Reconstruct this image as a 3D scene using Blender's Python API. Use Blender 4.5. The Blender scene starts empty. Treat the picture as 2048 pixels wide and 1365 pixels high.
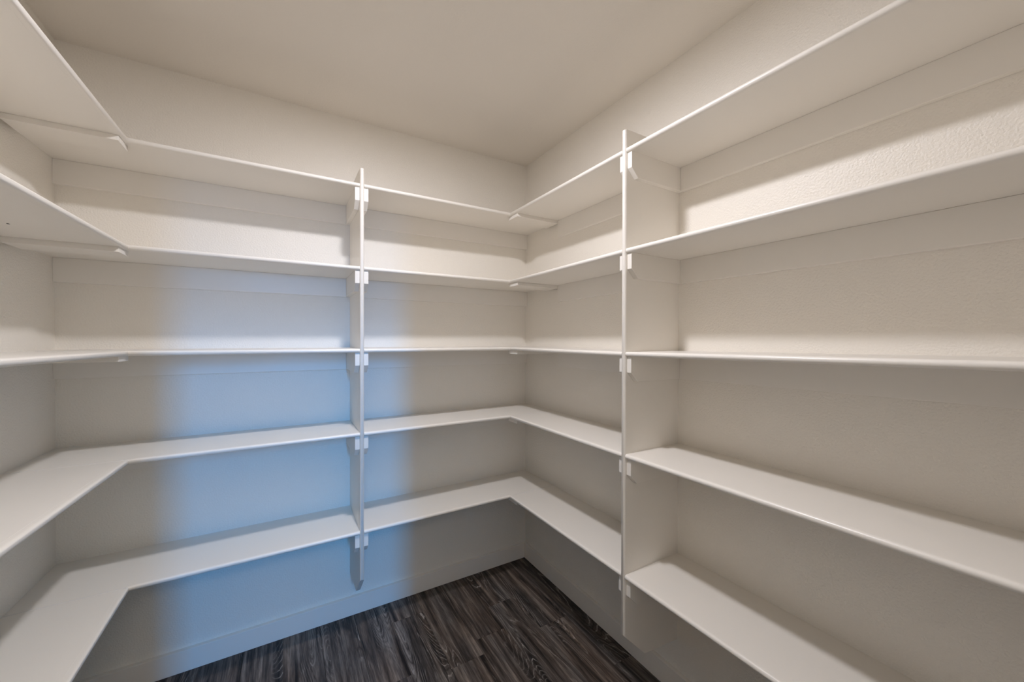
import bpy, math, random
from mathutils import Vector, Matrix

C = bpy.context.scene.collection
sc = bpy.context.scene

# ------------------------------------------------------------------ camera, world, lights, exposure
CAM = (-1.4598, -2.2941, 1.5289)
YAW, PITCH, ROLL, F = 0.5314, -0.0048, 0.0019, 770.9985
fw = Vector((math.sin(YAW) * math.cos(PITCH), math.cos(YAW) * math.cos(PITCH), math.sin(PITCH)))
rt = Vector((math.cos(YAW), -math.sin(YAW), 0))
up = rt.cross(fw)
rt2 = rt * math.cos(ROLL) + up * math.sin(ROLL)
up2 = -rt * math.sin(ROLL) + up * math.cos(ROLL)
cam = bpy.data.cameras.new('camera')
co = bpy.data.objects.new('camera', cam)
C.objects.link(co)
m3 = Matrix((rt2, up2, -fw)).transposed()
co.matrix_world = Matrix.Translation(CAM) @ m3.to_4x4()
cam.sensor_width = 36
cam.lens = F * 36 / 2048
cam.clip_start = 0.01
sc.camera = co

w = bpy.data.worlds.new('world')
sc.world = w
w.use_nodes = True
w.node_tree.nodes['Background'].inputs[0].default_value = (0.45, 0.65, 1, 1)
w.node_tree.nodes['Background'].inputs[1].default_value = 0.04

LAMP_COL, LAMP_STR = (0.975, 0.975, 1.06), 550.0
LAMP = Vector((-1.11, -1.2, 2.69))
DOME_R, DOME_H = 0.058, 0.003
WINX, WINY, WINZ, WHH = -1.43, -7.0, 2.25, 1.1
PH = 3.4


def area(name, loc, rot, sx, sy, power, col, shape='RECTANGLE'):
    l = bpy.data.lights.new(name, 'AREA')
    l.shape = shape
    l.size = sx
    if shape == 'RECTANGLE':
        l.size_y = sy
    l.energy = power
    l.color = col
    o = bpy.data.objects.new(name, l)
    o.location = loc
    o.rotation_euler = rot
    C.objects.link(o)
    return o


BLUE = (0.02, 0.37, 1.0)
area('window_daylight_low', (WINX, WINY + 0.02, 1.85), (math.radians(90), 0, 0), 0.28, 1.2, 66, BLUE)
area('window_daylight_high', (WINX, WINY + 0.02, 2.86), (math.radians(90), 0, 0), 0.28, 0.78, 100, BLUE)
area('passage_warm_fill', (-1.3, -4.4, PH - 0.02), (0, 0, 0), 1.4, 2.6, 92, (1.0, 0.86, 0.70))  # added unseen warm fill through the doorway, lifts the shaded walls; no real fixture

vs = sc.view_settings
vs.view_transform = 'Standard'
vs.look = 'None'
vs.gamma = 1
vs.use_curve_mapping = False
vs.exposure = 0.12

# ------------------------------------------------------------------ measured layout (metres)
H = 2.743
W = 2.268
YF = -2.44                      # inner face of the front (door) wall
XL, YLC = -1.961, -0.345        # inner corner, left
XR, YRC = -0.321, -0.3336       # inner corner, right
XP = -1.1431                    # divider on the back wall
YP = -1.2159                    # divider on the right wall
T = 0.019                       # board thickness
PT = 0.0095
LEVELS = [2.2746, 1.8776, 1.4805, 1.0782, 0.6057]
DL = [-0.0013, -0.0015, 0.0021, 0.0009, -0.0004]
FL = [-0.0035, -0.0068, 0.0064, 0.0165, -0.0009]
FR = [-0.007, 0.003, 0.0085, 0.0088, 0.0059]
DP = [-0.0005, 0.0061, -0.0002, 0.0025, 0.0026]


def front_y(x):
    return YLC + (YRC - YLC) * (x - XL) / (XR - XL)


# ------------------------------------------------------------------ materials
def nodes(name):
    m = bpy.data.materials.new(name)
    m.use_nodes = True
    nt = m.node_tree
    return m, nt, nt.nodes['Principled BSDF']


def paint(name, col, rough, bump=0.0, scale=160, spec=0.5, dist=0.002, patch=0.0):
    m, nt, b = nodes(name)
    b.inputs['Base Color'].default_value = (*col, 1)
    b.inputs['Roughness'].default_value = rough
    b.inputs['Specular IOR Level'].default_value = spec
    if bump or patch:
        tc = nt.nodes.new('ShaderNodeTexCoord')
        if bump:
            n = nt.nodes.new('ShaderNodeTexNoise')
            n.inputs['Scale'].default_value = scale
            n.inputs['Detail'].default_value = 2
            n.inputs['Roughness'].default_value = 0.45
            nt.links.new(tc.outputs['Object'], n.inputs['Vector'])
            bp = nt.nodes.new('ShaderNodeBump')
            bp.inputs['Strength'].default_value = bump
            bp.inputs['Distance'].default_value = dist
            nt.links.new(n.outputs['Fac'], bp.inputs['Height'])
            nt.links.new(bp.outputs['Normal'], b.inputs['Normal'])
        if patch:
            n2 = nt.nodes.new('ShaderNodeTexNoise')
            n2.inputs['Scale'].default_value = 2.2
            n2.inputs['Detail'].default_value = 3
            nt.links.new(tc.outputs['Object'], n2.inputs['Vector'])
            mp = nt.nodes.new('ShaderNodeMapRange')
            mp.inputs['From Min'].default_value = 0.3
            mp.inputs['From Max'].default_value = 0.7
            mp.inputs['To Min'].default_value = rough - patch
            mp.inputs['To Max'].default_value = rough + patch
            nt.links.new(n2.outputs['Fac'], mp.inputs['Value'])
            nt.links.new(mp.outputs['Result'], b.inputs['Roughness'])
    return m


WALL = paint('wall_paint', (0.935, 0.877, 0.782), 0.45, 0.5, 150, 0.5, 0.004, 0.06)
CEIL = paint('ceiling_paint', (0.905, 0.84, 0.745), 0.7, 0.3, 120, 0.3, 0.002)
SHELF = paint('shelf_paint', (0.935, 0.88, 0.795), 0.33, 0.08, 40, 0.5, 0.001, 0.05)
TRIM = paint('trim_paint', (0.925, 0.865, 0.785), 0.32, 0.06, 40, 0.5, 0.001)
CAULK = paint('caulk', (0.86, 0.83, 0.78), 0.45)
DARK = paint('nail_head', (0.03, 0.025, 0.02), 0.5)
HALL = paint('hall_paint', (0.66, 0.58, 0.46), 0.6, 0.2, 150)


def glow(name, col, s):
    m, nt, b = nodes(name)
    b.inputs['Base Color'].default_value = (0.9, 0.9, 0.88, 1)
    b.inputs['Emission Color'].default_value = (*col, 1)
    b.inputs['Emission Strength'].default_value = s
    return m


DIFF = glow('lamp_diffuser', LAMP_COL, LAMP_STR)


def wood():
    m, nt, b = nodes('dark_oak_vinyl')
    N, L = nt.nodes.new, nt.links.new
    tc = N('ShaderNodeTexCoord')
    oi = N('ShaderNodeObjectInfo')
    off = N('ShaderNodeVectorMath'); off.operation = 'SCALE'
    cmb = N('ShaderNodeCombineXYZ')
    L(oi.outputs['Random'], cmb.inputs[0]); L(oi.outputs['Random'], cmb.inputs[1]); L(oi.outputs['Random'], cmb.inputs[2])
    L(cmb.outputs[0], off.inputs[0]); off.inputs['Scale'].default_value = 53.0
    add = N('ShaderNodeVectorMath'); add.operation = 'ADD'
    L(tc.outputs['Object'], add.inputs[0]); L(off.outputs[0], add.inputs[1])

    def noise(sx, sy, detail=3, rough=0.55, dist=0.0, sz=1):
        mp = N('ShaderNodeMapping'); mp.inputs['Scale'].default_value = (sx, sy, sz)
        L(add.outputs[0], mp.inputs['Vector'])
        n = N('ShaderNodeTexNoise'); n.inputs['Scale'].default_value = 1
        n.inputs['Detail'].default_value = detail; n.inputs['Roughness'].default_value = rough
        n.inputs['Distortion'].default_value = dist
        L(mp.outputs[0], n.inputs['Vector'])
        return n.outputs['Fac']

    def math_(op, a, bb=None, c=None):
        n = N('ShaderNodeMath'); n.operation = op
        for i, v in enumerate((a, bb, c)):
            if v is None: continue
            if isinstance(v, (int, float)): n.inputs[i].default_value = v
            else: L(v, n.inputs[i])
        return n.outputs[0]

    def rng(v, a, bb, c, d):
        n = N('ShaderNodeMapRange'); L(v, n.inputs['Value'])
        for k, x in zip(('From Min', 'From Max', 'To Min', 'To Max'), (a, bb, c, d)): n.inputs[k].default_value = x
        return n.outputs['Result']

    streak = noise(34, 1.7, 5, 0.62, 0.35)
    ramp = N('ShaderNodeValToRGB')
    e = ramp.color_ramp.elements
    e[0].position = 0.36; e[0].color = (0.012, 0.009, 0.008, 1)
    e[1].position = 0.68; e[1].color = (0.235, 0.198, 0.172, 1)
    q = ramp.color_ramp.elements.new(0.5); q.color = (0.088, 0.070, 0.060, 1)
    L(streak, ramp.inputs['Fac'])
    # warm / cool drift inside a plank
    drift = noise(9, 1.8, 2)
    tint = N('ShaderNodeMix'); tint.data_type = 'RGBA'
    tint.inputs['A'].default_value = (1.10, 1.0, 0.90, 1); tint.inputs['B'].default_value = (0.95, 1.0, 1.04, 1)
    L(rng(drift, 0.35, 0.65, 0, 1), tint.inputs['Factor'])
    mul = N('ShaderNodeMix'); mul.data_type = 'RGBA'; mul.blend_type = 'MULTIPLY'
    mul.inputs['Factor'].default_value = 1
    L(ramp.outputs['Color'], mul.inputs['A']); L(tint.outputs['Result'], mul.inputs['B'])
    # cathedral grain: contour lines of a slow noise
    slow = noise(7.0, 0.9, 1, 0.4, 0.5)
    fine = noise(60, 9, 3)
    v = math_('ADD', math_('MULTIPLY', slow, 34.0), math_('MULTIPLY', fine, 0.9))
    fr = math_('FRACT', v)
    tri = math_('ABSOLUTE', math_('SUBTRACT', fr, 0.5))
    line = rng(tri, 0.40, 0.5, 0, 1)
    dline = rng(tri, 0.16, 0.0, 0, 1)
    mask = rng(noise(9, 1.1, 2, 0.5), 0.50, 0.60, 0, 1)
    lm = math_('MULTIPLY', math_('MULTIPLY', line, mask), rng(noise(40, 14, 2), 0.35, 0.6, 0.2, 1.0))
    dm = math_('MULTIPLY', math_('MULTIPLY', dline, mask), 0.75)
    dk = N('ShaderNodeMix'); dk.data_type = 'RGBA'
    dk.inputs['B'].default_value = (0.010, 0.007, 0.006, 1)
    L(dm, dk.inputs['Factor']); L(mul.outputs['Result'], dk.inputs['A'])
    lt = N('ShaderNodeMix'); lt.data_type = 'RGBA'
    lt.inputs['B'].default_value = (0.40, 0.36, 0.325, 1)
    L(lm, lt.inputs['Factor']); L(dk.outputs['Result'], lt.inputs['A'])
    # fine pores
    pores = noise(260, 16, 2)
    pr = N('ShaderNodeMix'); pr.data_type = 'RGBA'; pr.blend_type = 'MULTIPLY'; pr.inputs['Factor'].default_value = 1
    g = N('ShaderNodeCombineColor')
    pv = rng(pores, 0.3, 0.7, 0.65, 1.35)
    for i in range(3): L(pv, g.inputs[i])
    L(lt.outputs['Result'], pr.inputs['A']); L(g.outputs[0], pr.inputs['B'])
    L(pr.outputs['Result'], b.inputs['Base Color'])
    b.inputs['Roughness'].default_value = 0.5
    b.inputs['Specular IOR Level'].default_value = 0.3
    bp = N('ShaderNodeBump'); bp.inputs['Strength'].default_value = 0.25; bp.inputs['Distance'].default_value = 0.001
    L(math_('ADD', pores, lm), bp.inputs['Height']); L(bp.outputs['Normal'], b.inputs['Normal'])
    return m


WOOD = wood()
SLAB = paint('floor_underlay', (0.01, 0.008, 0.007), 0.8)


# ------------------------------------------------------------------ helpers
def link(name, me, mat, parent=None):
    o = bpy.data.objects.new(name, me)
    me.materials.append(mat)
    C.objects.link(o)
    if parent is not None:
        o.parent = parent
        o.matrix_parent_inverse = parent.matrix_world.inverted() if parent.type != 'EMPTY' else Matrix.Translation(-parent.location)
    return o


def mesh(name, V, Fc, mat, parent=None, bevel=0.0, smooth=False):
    me = bpy.data.meshes.new(name)
    me.from_pydata([tuple(v) for v in V], [], Fc)
    me.validate()
    import bmesh
    bm = bmesh.new()
    bm.from_mesh(me)
    bmesh.ops.recalc_face_normals(bm, faces=bm.faces)
    bm.to_mesh(me)
    bm.free()
    o = link(name, me, mat, parent)
    if bevel:
        md = o.modifiers.new('bevel', 'BEVEL')
        md.width = bevel
        md.segments = 2
        md.limit_method = 'ANGLE'
        md.angle_limit = math.radians(40)
    if smooth:
        for p in me.polygons:
            p.use_smooth = True
        me.set_sharp_from_angle(angle=math.radians(50))
    return o


BOXF = [(0, 1, 2, 3), (4, 5, 6, 7), (0, 1, 5, 4), (1, 2, 6, 5), (2, 3, 7, 6), (3, 0, 4, 7)]


def slab(name, xy, z0, z1, mat, parent=None, bevel=0.0):
    """four xy corners; z0, z1 functions of (x, y) or numbers"""
    f0 = z0 if callable(z0) else (lambda x, y: z0)
    f1 = z1 if callable(z1) else (lambda x, y: z1)
    V = [(x, y, f0(x, y)) for x, y in xy] + [(x, y, f1(x, y)) for x, y in xy]
    return mesh(name, V, BOXF, mat, parent, bevel)


def rect(x0, x1, y0, y1):
    return [(x0, y0), (x1, y0), (x1, y1), (x0, y1)]


def box(name, x0, x1, y0, y1, z0, z1, mat, parent=None, bevel=0.0):
    return slab(name, rect(x0, x1, y0, y1), z0, z1, mat, parent, bevel)


def loft(name, A, B, mat, parent=None, smooth=False, bevel=0.0):
    """prism between two matching closed sections"""
    n = len(A)
    Fc = [tuple(range(n)), tuple(range(2 * n - 1, n - 1, -1))]
    for i in range(n):
        j = (i + 1) % n
        Fc.append((i, j, n + j, n + i))
    return mesh(name, list(A) + list(B), Fc, mat, parent, bevel, smooth)


def thing(name, label, cat, loc, group=None):
    o = bpy.data.objects.new(name, None)
    o.empty_display_size = 0.1
    o.location = loc
    C.objects.link(o)
    o['label'] = label
    o['category'] = cat
    if group:
        o['group'] = group
    return o


def struct(o):
    o['kind'] = 'structure'
    return o


# ------------------------------------------------------------------ room shell
WT = 0.11
# floor slab with single planks as children
floor = struct(box('floor', -W - WT, WT, -7.2, WT, -0.10, -0.0065, SLAB))
PWD = 0.168
rnd = random.Random(4)
pitch = 1.22
joints = {0: -0.986, 2: -0.337, 5: -0.187}
k = -1
x1 = -0.126 + PWD
plank_cache = {}
while x1 > -W:
    x0 = x1 - PWD
    j = joints.get(k + 1, None)
    if j is None:
        j = -rnd.uniform(0.45, 1.15)
        if k + 1 == 4: j = -0.62
    ys = [j + pitch * i for i in range(2, -7, -1)]
    xa, xb = max(x0, -W - 0.02), min(x1, 0.02)
    for ya, yb in zip(ys[1:], ys[:-1]):
        if ya > 0.0 or yb < -4.2:
            continue
        a, bb = max(ya, -4.2), min(yb, 0.02)
        if bb - a < 0.02:
            continue
        cx, cy = (xa + xb) / 2, (a + bb) / 2
        key = (round(xb - xa, 4), round(bb - a, 4))
        if key not in plank_cache:
            hx, hy, g = (xb - xa) / 2, (bb - a) / 2, 0.0004
            ch = 0.0009
            V = [(-hx + g, -hy + g, -0.006), (hx - g, -hy + g, -0.006), (hx - g, hy - g, -0.006), (-hx + g, hy - g, -0.006),
                 (-hx + g, -hy + g, -ch), (hx - g, -hy + g, -ch), (hx - g, hy - g, -ch), (-hx + g, hy - g, -ch),
                 (-hx + g + ch, -hy + g + ch, 0), (hx - g - ch, -hy + g + ch, 0), (hx - g - ch, hy - g - ch, 0), (-hx + g + ch, hy - g - ch, 0)]
            Fc = [(3, 2, 1, 0), (8, 9, 10, 11)]
            for s in (0, 4):
                for q in range(4):
                    r = (q + 1) % 4
                    Fc.append((s + q, s + r, s + 4 + r, s + 4 + q))
            me = bpy.data.meshes.new('plank')
            me.from_pydata(V, [], Fc)
            me.materials.append(WOOD)
            plank_cache[key] = me
        o = bpy.data.objects.new('plank', plank_cache[key])
        o.location = (cx, cy, 0)
        o.parent = floor
        C.objects.link(o)
    x1 = x0
    k += 1

struct(box('ceiling', -W - WT, WT, YF - WT, WT, H, H + 0.1, CEIL))
struct(box('wall_back', -W - WT, WT, 0, WT, -0.1, H, WALL))
struct(box('wall_right', 0, WT, YF - WT, 0, -0.1, H, WALL))
struct(box('wall_left', -W - WT, -W, YF - WT, 0, -0.1, H, WALL))
# front wall with the doorway (one mesh)
DX0, DX1, DH = -1.756, -1.04, 2.04


def multi(name, boxes, mat):
    V, Fc = [], []
    for (a, b_, c, d, e, f) in boxes:
        n = len(V)
        for z in (e, f):
            V += [(a, c, z), (b_, c, z), (b_, d, z), (a, d, z)]
        Fc += [tuple(i + n for i in q) for q in BOXF]
    return mesh(name, V, Fc, mat)


struct(multi('wall_front', [(-W, DX0, YF - WT, YF, -0.0065, H), (DX1, 0, YF - WT, YF, -0.0065, H), (DX0, DX1, YF - WT, YF, DH, H)], WALL))
door = struct(box('door_1', DX0, DX0 + 0.018, YF - WT - 0.004, YF + 0.004, 0.0, DH, TRIM, None, 0.0015))
box('jamb', DX1 - 0.018, DX1, YF - WT - 0.004, YF + 0.004, 0.0, DH, TRIM, door, 0.0015)
box('head_jamb', DX0 + 0.018, DX1 - 0.018, YF - WT - 0.004, YF + 0.004, DH - 0.018, DH, TRIM, door, 0.0015)
box('casing', DX0 - 0.07, DX0 + 0.004, YF + 0.004, YF + 0.019, 0.0, DH + 0.07, TRIM, door, 0.003)
box('casing', DX1 - 0.004, DX1 + 0.07, YF + 0.004, YF + 0.019, 0.0, DH + 0.07, TRIM, door, 0.003)
box('casing', DX0 + 0.004, DX1 - 0.004, YF + 0.004, YF + 0.019, DH - 0.004, DH + 0.07, TRIM, door, 0.003)
# passage beyond the door, daylight window at its far end
HY0, HY1 = -7.1, YF - WT
struct(box('wall_passage_left', -W - WT, -W, HY0, HY1, -0.1, PH, HALL))
struct(box('wall_passage_right', 0, WT, HY0, HY1, -0.1, PH, HALL))
struct(multi('wall_passage_end', [(-W, WINX - 0.34, HY0 - 0.1, HY0, -0.0065, PH), (WINX + 0.34, 0, HY0 - 0.1, HY0, -0.0065, PH),
                                  (WINX - 0.34, WINX + 0.34, HY0 - 0.1, HY0, -0.0065, WINZ - WHH), (WINX - 0.34, WINX + 0.34, HY0 - 0.1, HY0, WINZ + WHH, PH)], HALL))
struct(box('ceiling_passage', -W - WT, WT, HY0 - 0.1, HY1, PH, PH + 0.1, HALL))
win = struct(multi('window_1', [(WINX - 0.34, WINX - 0.30, HY0 - 0.08, HY0 - 0.02, WINZ - WHH, WINZ + WHH),
                                (WINX + 0.30, WINX + 0.34, HY0 - 0.08, HY0 - 0.02, WINZ - WHH, WINZ + WHH),
                                (WINX - 0.30, WINX + 0.30, HY0 - 0.08, HY0 - 0.02, WINZ - WHH, WINZ - WHH + 0.05),
                                (WINX - 0.30, WINX + 0.30, HY0 - 0.08, HY0 - 0.02, WINZ + WHH - 0.05, WINZ + WHH)], TRIM))

struct(box('wall_passage_front', -W - WT, WT, YF - WT, YF - WT + 0.02, H + 0.1, PH, HALL))
# ------------------------------------------------------------------ baseboards
BT, BH1, BH2, BTT = 0.018, 0.0985, 0.1005, 0.002


def base(name, A, B, n, mA, mB):
    """A, B on the wall at floor level, n = direction into the room, mitre +-1 along AB"""
    A, B, n = Vector(A), Vector(B), Vector(n)
    d = (B - A).normalized()
    prof = [(0, 0), (BT, 0), (BT, BH1), (BTT, BH2), (0, BH2)]
    a = [A + n * p + d * (mA * p) + Vector((0, 0, h)) for p, h in prof]
    b = [B + n * p + d * (mB * p) + Vector((0, 0, h)) for p, h in prof]
    return struct(loft(name, a, b, TRIM, None, False, 0.0012))


base('baseboard_back', (-W, 0, 0), (0, 0, 0), (0, -1, 0), 1, -1)
base('baseboard_right', (0, 0, 0), (0, YF, 0), (-1, 0, 0), 1, 0)
base('baseboard_left', (-W, 0, 0), (-W, YF, 0), (1, 0, 0), 1, 0)

# ------------------------------------------------------------------ shelves
ORD = ['topmost', 'second from the top', 'middle', 'second from the bottom', 'bottom']
GRP = 'white painted pantry shelves'
CT = 0.021          # cleat thickness
ND = T      # depth of the nosing strip
NPROF = [(0.0, None)]


def nose_profile():
    """(inward distance from the front, height relative to the top face)"""
    P = [(ND, 0.0)]
    r = T / 2
    for i in range(0, 9):
        a = math.radians(90 - i * 180 / 8)
        P.append((r - r * math.cos(a), -r + r * math.sin(a)))
    P.append((ND, -T))
    return P


def nosing(parent, A, B, vA, vB, zf):
    """front line A->B in plan; vA/vB: plan vector per unit inward distance at each end"""
    a, b = [], []
    for d, h in nose_profile():
        xa, ya = A[0] + vA[0] * d, A[1] + vA[1] * d
        xb, yb = B[0] + vB[0] * d, B[1] + vB[1] * d
        a.append((xa, ya, zf(xa, ya) + h))
        b.append((xb, yb, zf(xb, yb) + h))
    return loft('nosing', a, b, SHELF, parent, True)


def plate(parent, xy, zf):
    return loft('board', [(x, y, zf(x, y) - T) for x, y in xy], [(x, y, zf(x, y)) for x, y in xy], SHELF, parent)


LH = 0.1            # ledger height
BR0, BR1 = -0.275, -0.395


def brace(parent, x_wall, x_tip, zf, sgn):
    """flat strip under the corner joint, clipped at its tip; sgn = +1 when the tip points to +x"""
    c = 0.022
    xy = [(x_wall, BR1), (x_tip, BR1), (x_tip, BR0 - c), (x_tip - sgn * c, BR0), (x_wall, BR0)]
    A = [(x, y, zf(x, y) - T - T) for x, y in xy]
    B = [(x, y, zf(x, y) - T) for x, y in xy]
    return loft('corner_brace', A, B, SHELF, parent, False, 0.0008)


for i, s in enumerate(LEVELS):
    zb = (lambda s, d: (lambda x, y: s + d * (XR - x) / (XR - XL)))(s, DL[i])

    def zl(x, y, s=s, i=i):
        t = (YLC - y) / (YLC + 1.1)
        return s + DL[i] + (FL[i] - DL[i]) * t

    def zr1(x, y, s=s, i=i):
        return s + DP[i] * (YRC - y) / (YRC - YP)

    def zr2(x, y, s=s, i=i):
        return s + DP[i] + (FR[i] - DP[i]) * (YP - y) / (YP + 2.0)

    # ---- back wall, left bay
    n = 0.0006
    xa, xb = -W, XP - PT
    t = thing('shelf', f'{ORD[i]} white shelf on the back wall, left of its divider panel', 'shelf', ((xa + xb) / 2, 0, s - T), GRP)
    plate(t, [(xa, 0), (xb, 0), (xb, front_y(xb) + ND), (XL - ND, YLC + ND), (XL - ND, YLC), (xa, YLC)], zb)
    nosing(t, (XL, YLC), (xb, front_y(xb)), (-1, 1), (0, 1), zb)
    slab('ledger', rect(xa, xb - CT, -T, 0), lambda x, y: zb(x, y) - T - LH, lambda x, y: zb(x, y) - T, SHELF, t, 0.0015)
    brace(t, -W + T, XL - (0.012 if i < 3 else 0.032), zb, 1)
    # ---- back wall, right bay
    xa, xb = XP + PT, 0
    t = thing('shelf', f'{ORD[i]} white shelf on the back wall, right of its divider panel', 'shelf', ((xa + xb) / 2, 0, s - T), GRP)
    plate(t, [(xa, 0), (xb, 0), (xb, YRC), (XR + ND, YRC), (XR + ND, YRC + ND), (xa, front_y(xa) + ND)], zb)
    nosing(t, (xa, front_y(xa)), (XR, YRC), (0, 1), (1, 1), zb)
    slab('ledger', rect(xa + CT, xb, -T, 0), lambda x, y: zb(x, y) - T - LH, lambda x, y: zb(x, y) - T, SHELF, t, 0.0015)
    brace(t, -T, XR + 0.012, zb, -1)
    # ---- left wall
    ye = YF + 0.02
    t = thing('shelf', f'{ORD[i]} white shelf on the left wall', 'shelf', (-W, -1.4, s - T), GRP)
    slab('board', rect(-W, XL - ND, ye, YLC - n), lambda x, y: zl(x, y) - T, zl, SHELF, t, 0.0006)
    nosing(t, (XL, YLC), (XL, ye), (-1, 1), (-1, 0), zl)
    slab('ledger', rect(-W, -W + T, ye, BR1), lambda x, y: zl(x, y) - T - LH, lambda x, y: zl(x, y) - T, SHELF, t, 0.0015)
    slab('caulk_bead', rect(-W + 0.002, XL - 0.008, YLC - 0.0022, YLC + 0.0012), lambda x, y: zl(x, y) - 0.0002, lambda x, y: zl(x, y) + 0.0007, CAULK, t)
    if i == 1:
        p = Vector((-2.14, -0.62, zl(-2.14, -0.62) - T))
        ring = [(p.x + 0.003 * math.cos(a), p.y + 0.0045 * math.sin(a)) for a in [math.pi * q / 4 for q in range(8)]]
        loft('nail_hole', [(x, y, p.z - 0.0008) for x, y in ring], [(x, y, p.z + 0.0004) for x, y in ring], DARK, t)
    # ---- right wall, inner bay
    y1 = YP + PT
    t = thing('shelf', f'{ORD[i]} white shelf on the right wall, between corner and divider', 'shelf', (0, -0.8, s - T), GRP)
    slab('board', rect(XR + ND, 0, y1, YRC - n), lambda x, y: zr1(x, y) - T, zr1, SHELF, t, 0.0006)
    nosing(t, (XR, YRC), (XR, y1), (1, 1), (1, 0), zr1)
    slab('ledger', rect(-T, 0, y1 + CT, BR1), lambda x, y: zr1(x, y) - T - LH, lambda x, y: zr1(x, y) - T, SHELF, t, 0.0015)
    slab('caulk_bead', rect(XR + 0.008, -0.002, YRC - 0.0022, YRC + 0.0012), lambda x, y: zr1(x, y) - 0.0002, lambda x, y: zr1(x, y) + 0.0006, CAULK, t)
    # ---- right wall, outer bay
    y2 = YP - PT
    t = thing('shelf', f'{ORD[i]} white shelf on the right wall, near side of divider', 'shelf', (0, -1.8, s - T), GRP)
    slab('board', rect(XR + ND, 0, ye, y2), lambda x, y: zr2(x, y) - T, zr2, SHELF, t)
    nosing(t, (XR, y2), (XR, ye), (1, 0), (1, 0), zr2)
    slab('ledger', rect(-T, 0, ye, y2 - CT), lambda x, y: zr2(x, y) - T - LH, lambda x, y: zr2(x, y) - T, SHELF, t, 0.0015)

# ------------------------------------------------------------------ divider panels with their cleats
PTOP, PB_F, PB_M, PB_W = 2.3455, 0.371, 0.2545, 0.233
PROUD = 0.004


def outline(dep):
    """side outline of a panel: (distance from wall, z)"""
    return [(0, PB_W), (dep - 0.121, PB_M), (dep - PT, PB_F - 0.0075), (dep - PT, PTOP), (0, PTOP)]


def panel_mesh(t, P, dep):
    """P(d, s, z) -> world; d distance from the wall, s across the thickness"""
    o = outline(dep)
    A = [P(d, -PT, z) for d, z in o]
    B = [P(d, PT, z) for d, z in o]
    loft('panel_board', A, B, SHELF, t)
    sec0, sec1 = [], []
    for q in range(9):
        a = math.radians(-90 + q * 180 / 8)
        d, s_ = dep - PT + PT * math.cos(a), PT * math.sin(a)
        zb_ = PB_F - 0.0075 + (PT * math.cos(a)) * 1.0
        zt = PTOP - (0.0 if math.cos(a) < 0.01 else 0.002 * math.cos(a))
        sec0.append(P(d, s_, zb_))
        sec1.append(P(d, s_, zt))
    loft('front_edge', sec0, sec1, SHELF, t, True)


def cleat(t, P, side, dep, z):
    """horizontal strip fixed to the panel side, front lower corner clipped"""
    front, c = dep - 0.014, 0.036
    h = 0.098
    o = [(0, z), (front, z), (front, z - h + c), (front - c, z - h), (0, z - h)]
    s0, s1 = side * PT, side * (PT + CT)
    loft('cleat', [P(d, s0, zz) for d, zz in o], [P(d, s1, zz) for d, zz in o], SHELF, t, False, 0.0012)


dep1 = -front_y(XP) + PROUD
P1 = lambda d, s, z: (XP + s, -d, z)
t = thing('divider_panel', 'tall white divider panel on the back wall, its clipped foot hanging above the baseboard', 'divider panel', (XP, 0, PB_W), 'shelf divider panels')
panel_mesh(t, P1, dep1)
for i, s in enumerate(LEVELS):
    zz = s + DL[i] * (XR - XP) / (XR - XL) - T
    cleat(t, P1, -1, dep1, zz)
    cleat(t, P1, 1, dep1, zz)
dep2 = -XR + PROUD
P2 = lambda d, s, z: (-d, YP + s, z)
t = thing('divider_panel', 'tall white divider panel on the right wall, nearer and larger than the other one', 'divider panel', (0, YP, PB_W), 'shelf divider panels')
panel_mesh(t, P2, dep2)
for i, s in enumerate(LEVELS):
    zz = s + DP[i] - T
    cleat(t, P2, -1, dep2, zz)
    cleat(t, P2, 1, dep2, zz)

# ------------------------------------------------------------------ ceiling lamp (just above the frame)
t = thing('ceiling_light', 'round flush ceiling light in the middle of the pantry ceiling', 'ceiling light', (LAMP.x, LAMP.y, H))


def disc(name, r0, r1, z0, z1, mat, parent, n=40):
    A = [(LAMP.x + r0 * math.cos(2 * math.pi * q / n), LAMP.y + r0 * math.sin(2 * math.pi * q / n), z0) for q in range(n)]
    B = [(LAMP.x + r1 * math.cos(2 * math.pi * q / n), LAMP.y + r1 * math.sin(2 * math.pi * q / n), z1) for q in range(n)]
    return loft(name, A, B, mat, parent, True)


disc('housing', 0.085, 0.08, H, H - 0.046, TRIM, t)
V, Fc, NS, NR = [], [], 36, 9
for r_ in range(NR):
    a = math.radians(90 * r_ / NR)
    for q in range(NS):
        b_ = 2 * math.pi * q / NS
        V.append((LAMP.x + DOME_R * math.cos(a) * math.cos(b_), LAMP.y + DOME_R * math.cos(a) * math.sin(b_), H - 0.046 - DOME_H * math.sin(a)))
V.append((LAMP.x, LAMP.y, H - 0.046 - DOME_H))
for r_ in range(NR - 1):
    for q in range(NS):
        Fc.append((r_ * NS + q, r_ * NS + (q + 1) % NS, (r_ + 1) * NS + (q + 1) % NS, (r_ + 1) * NS + q))
for q in range(NS):
    Fc.append(((NR - 1) * NS + q, (NR - 1) * NS + (q + 1) % NS, NR * NS))
mesh('diffuser', V, Fc, DIFF, t, 0, True)
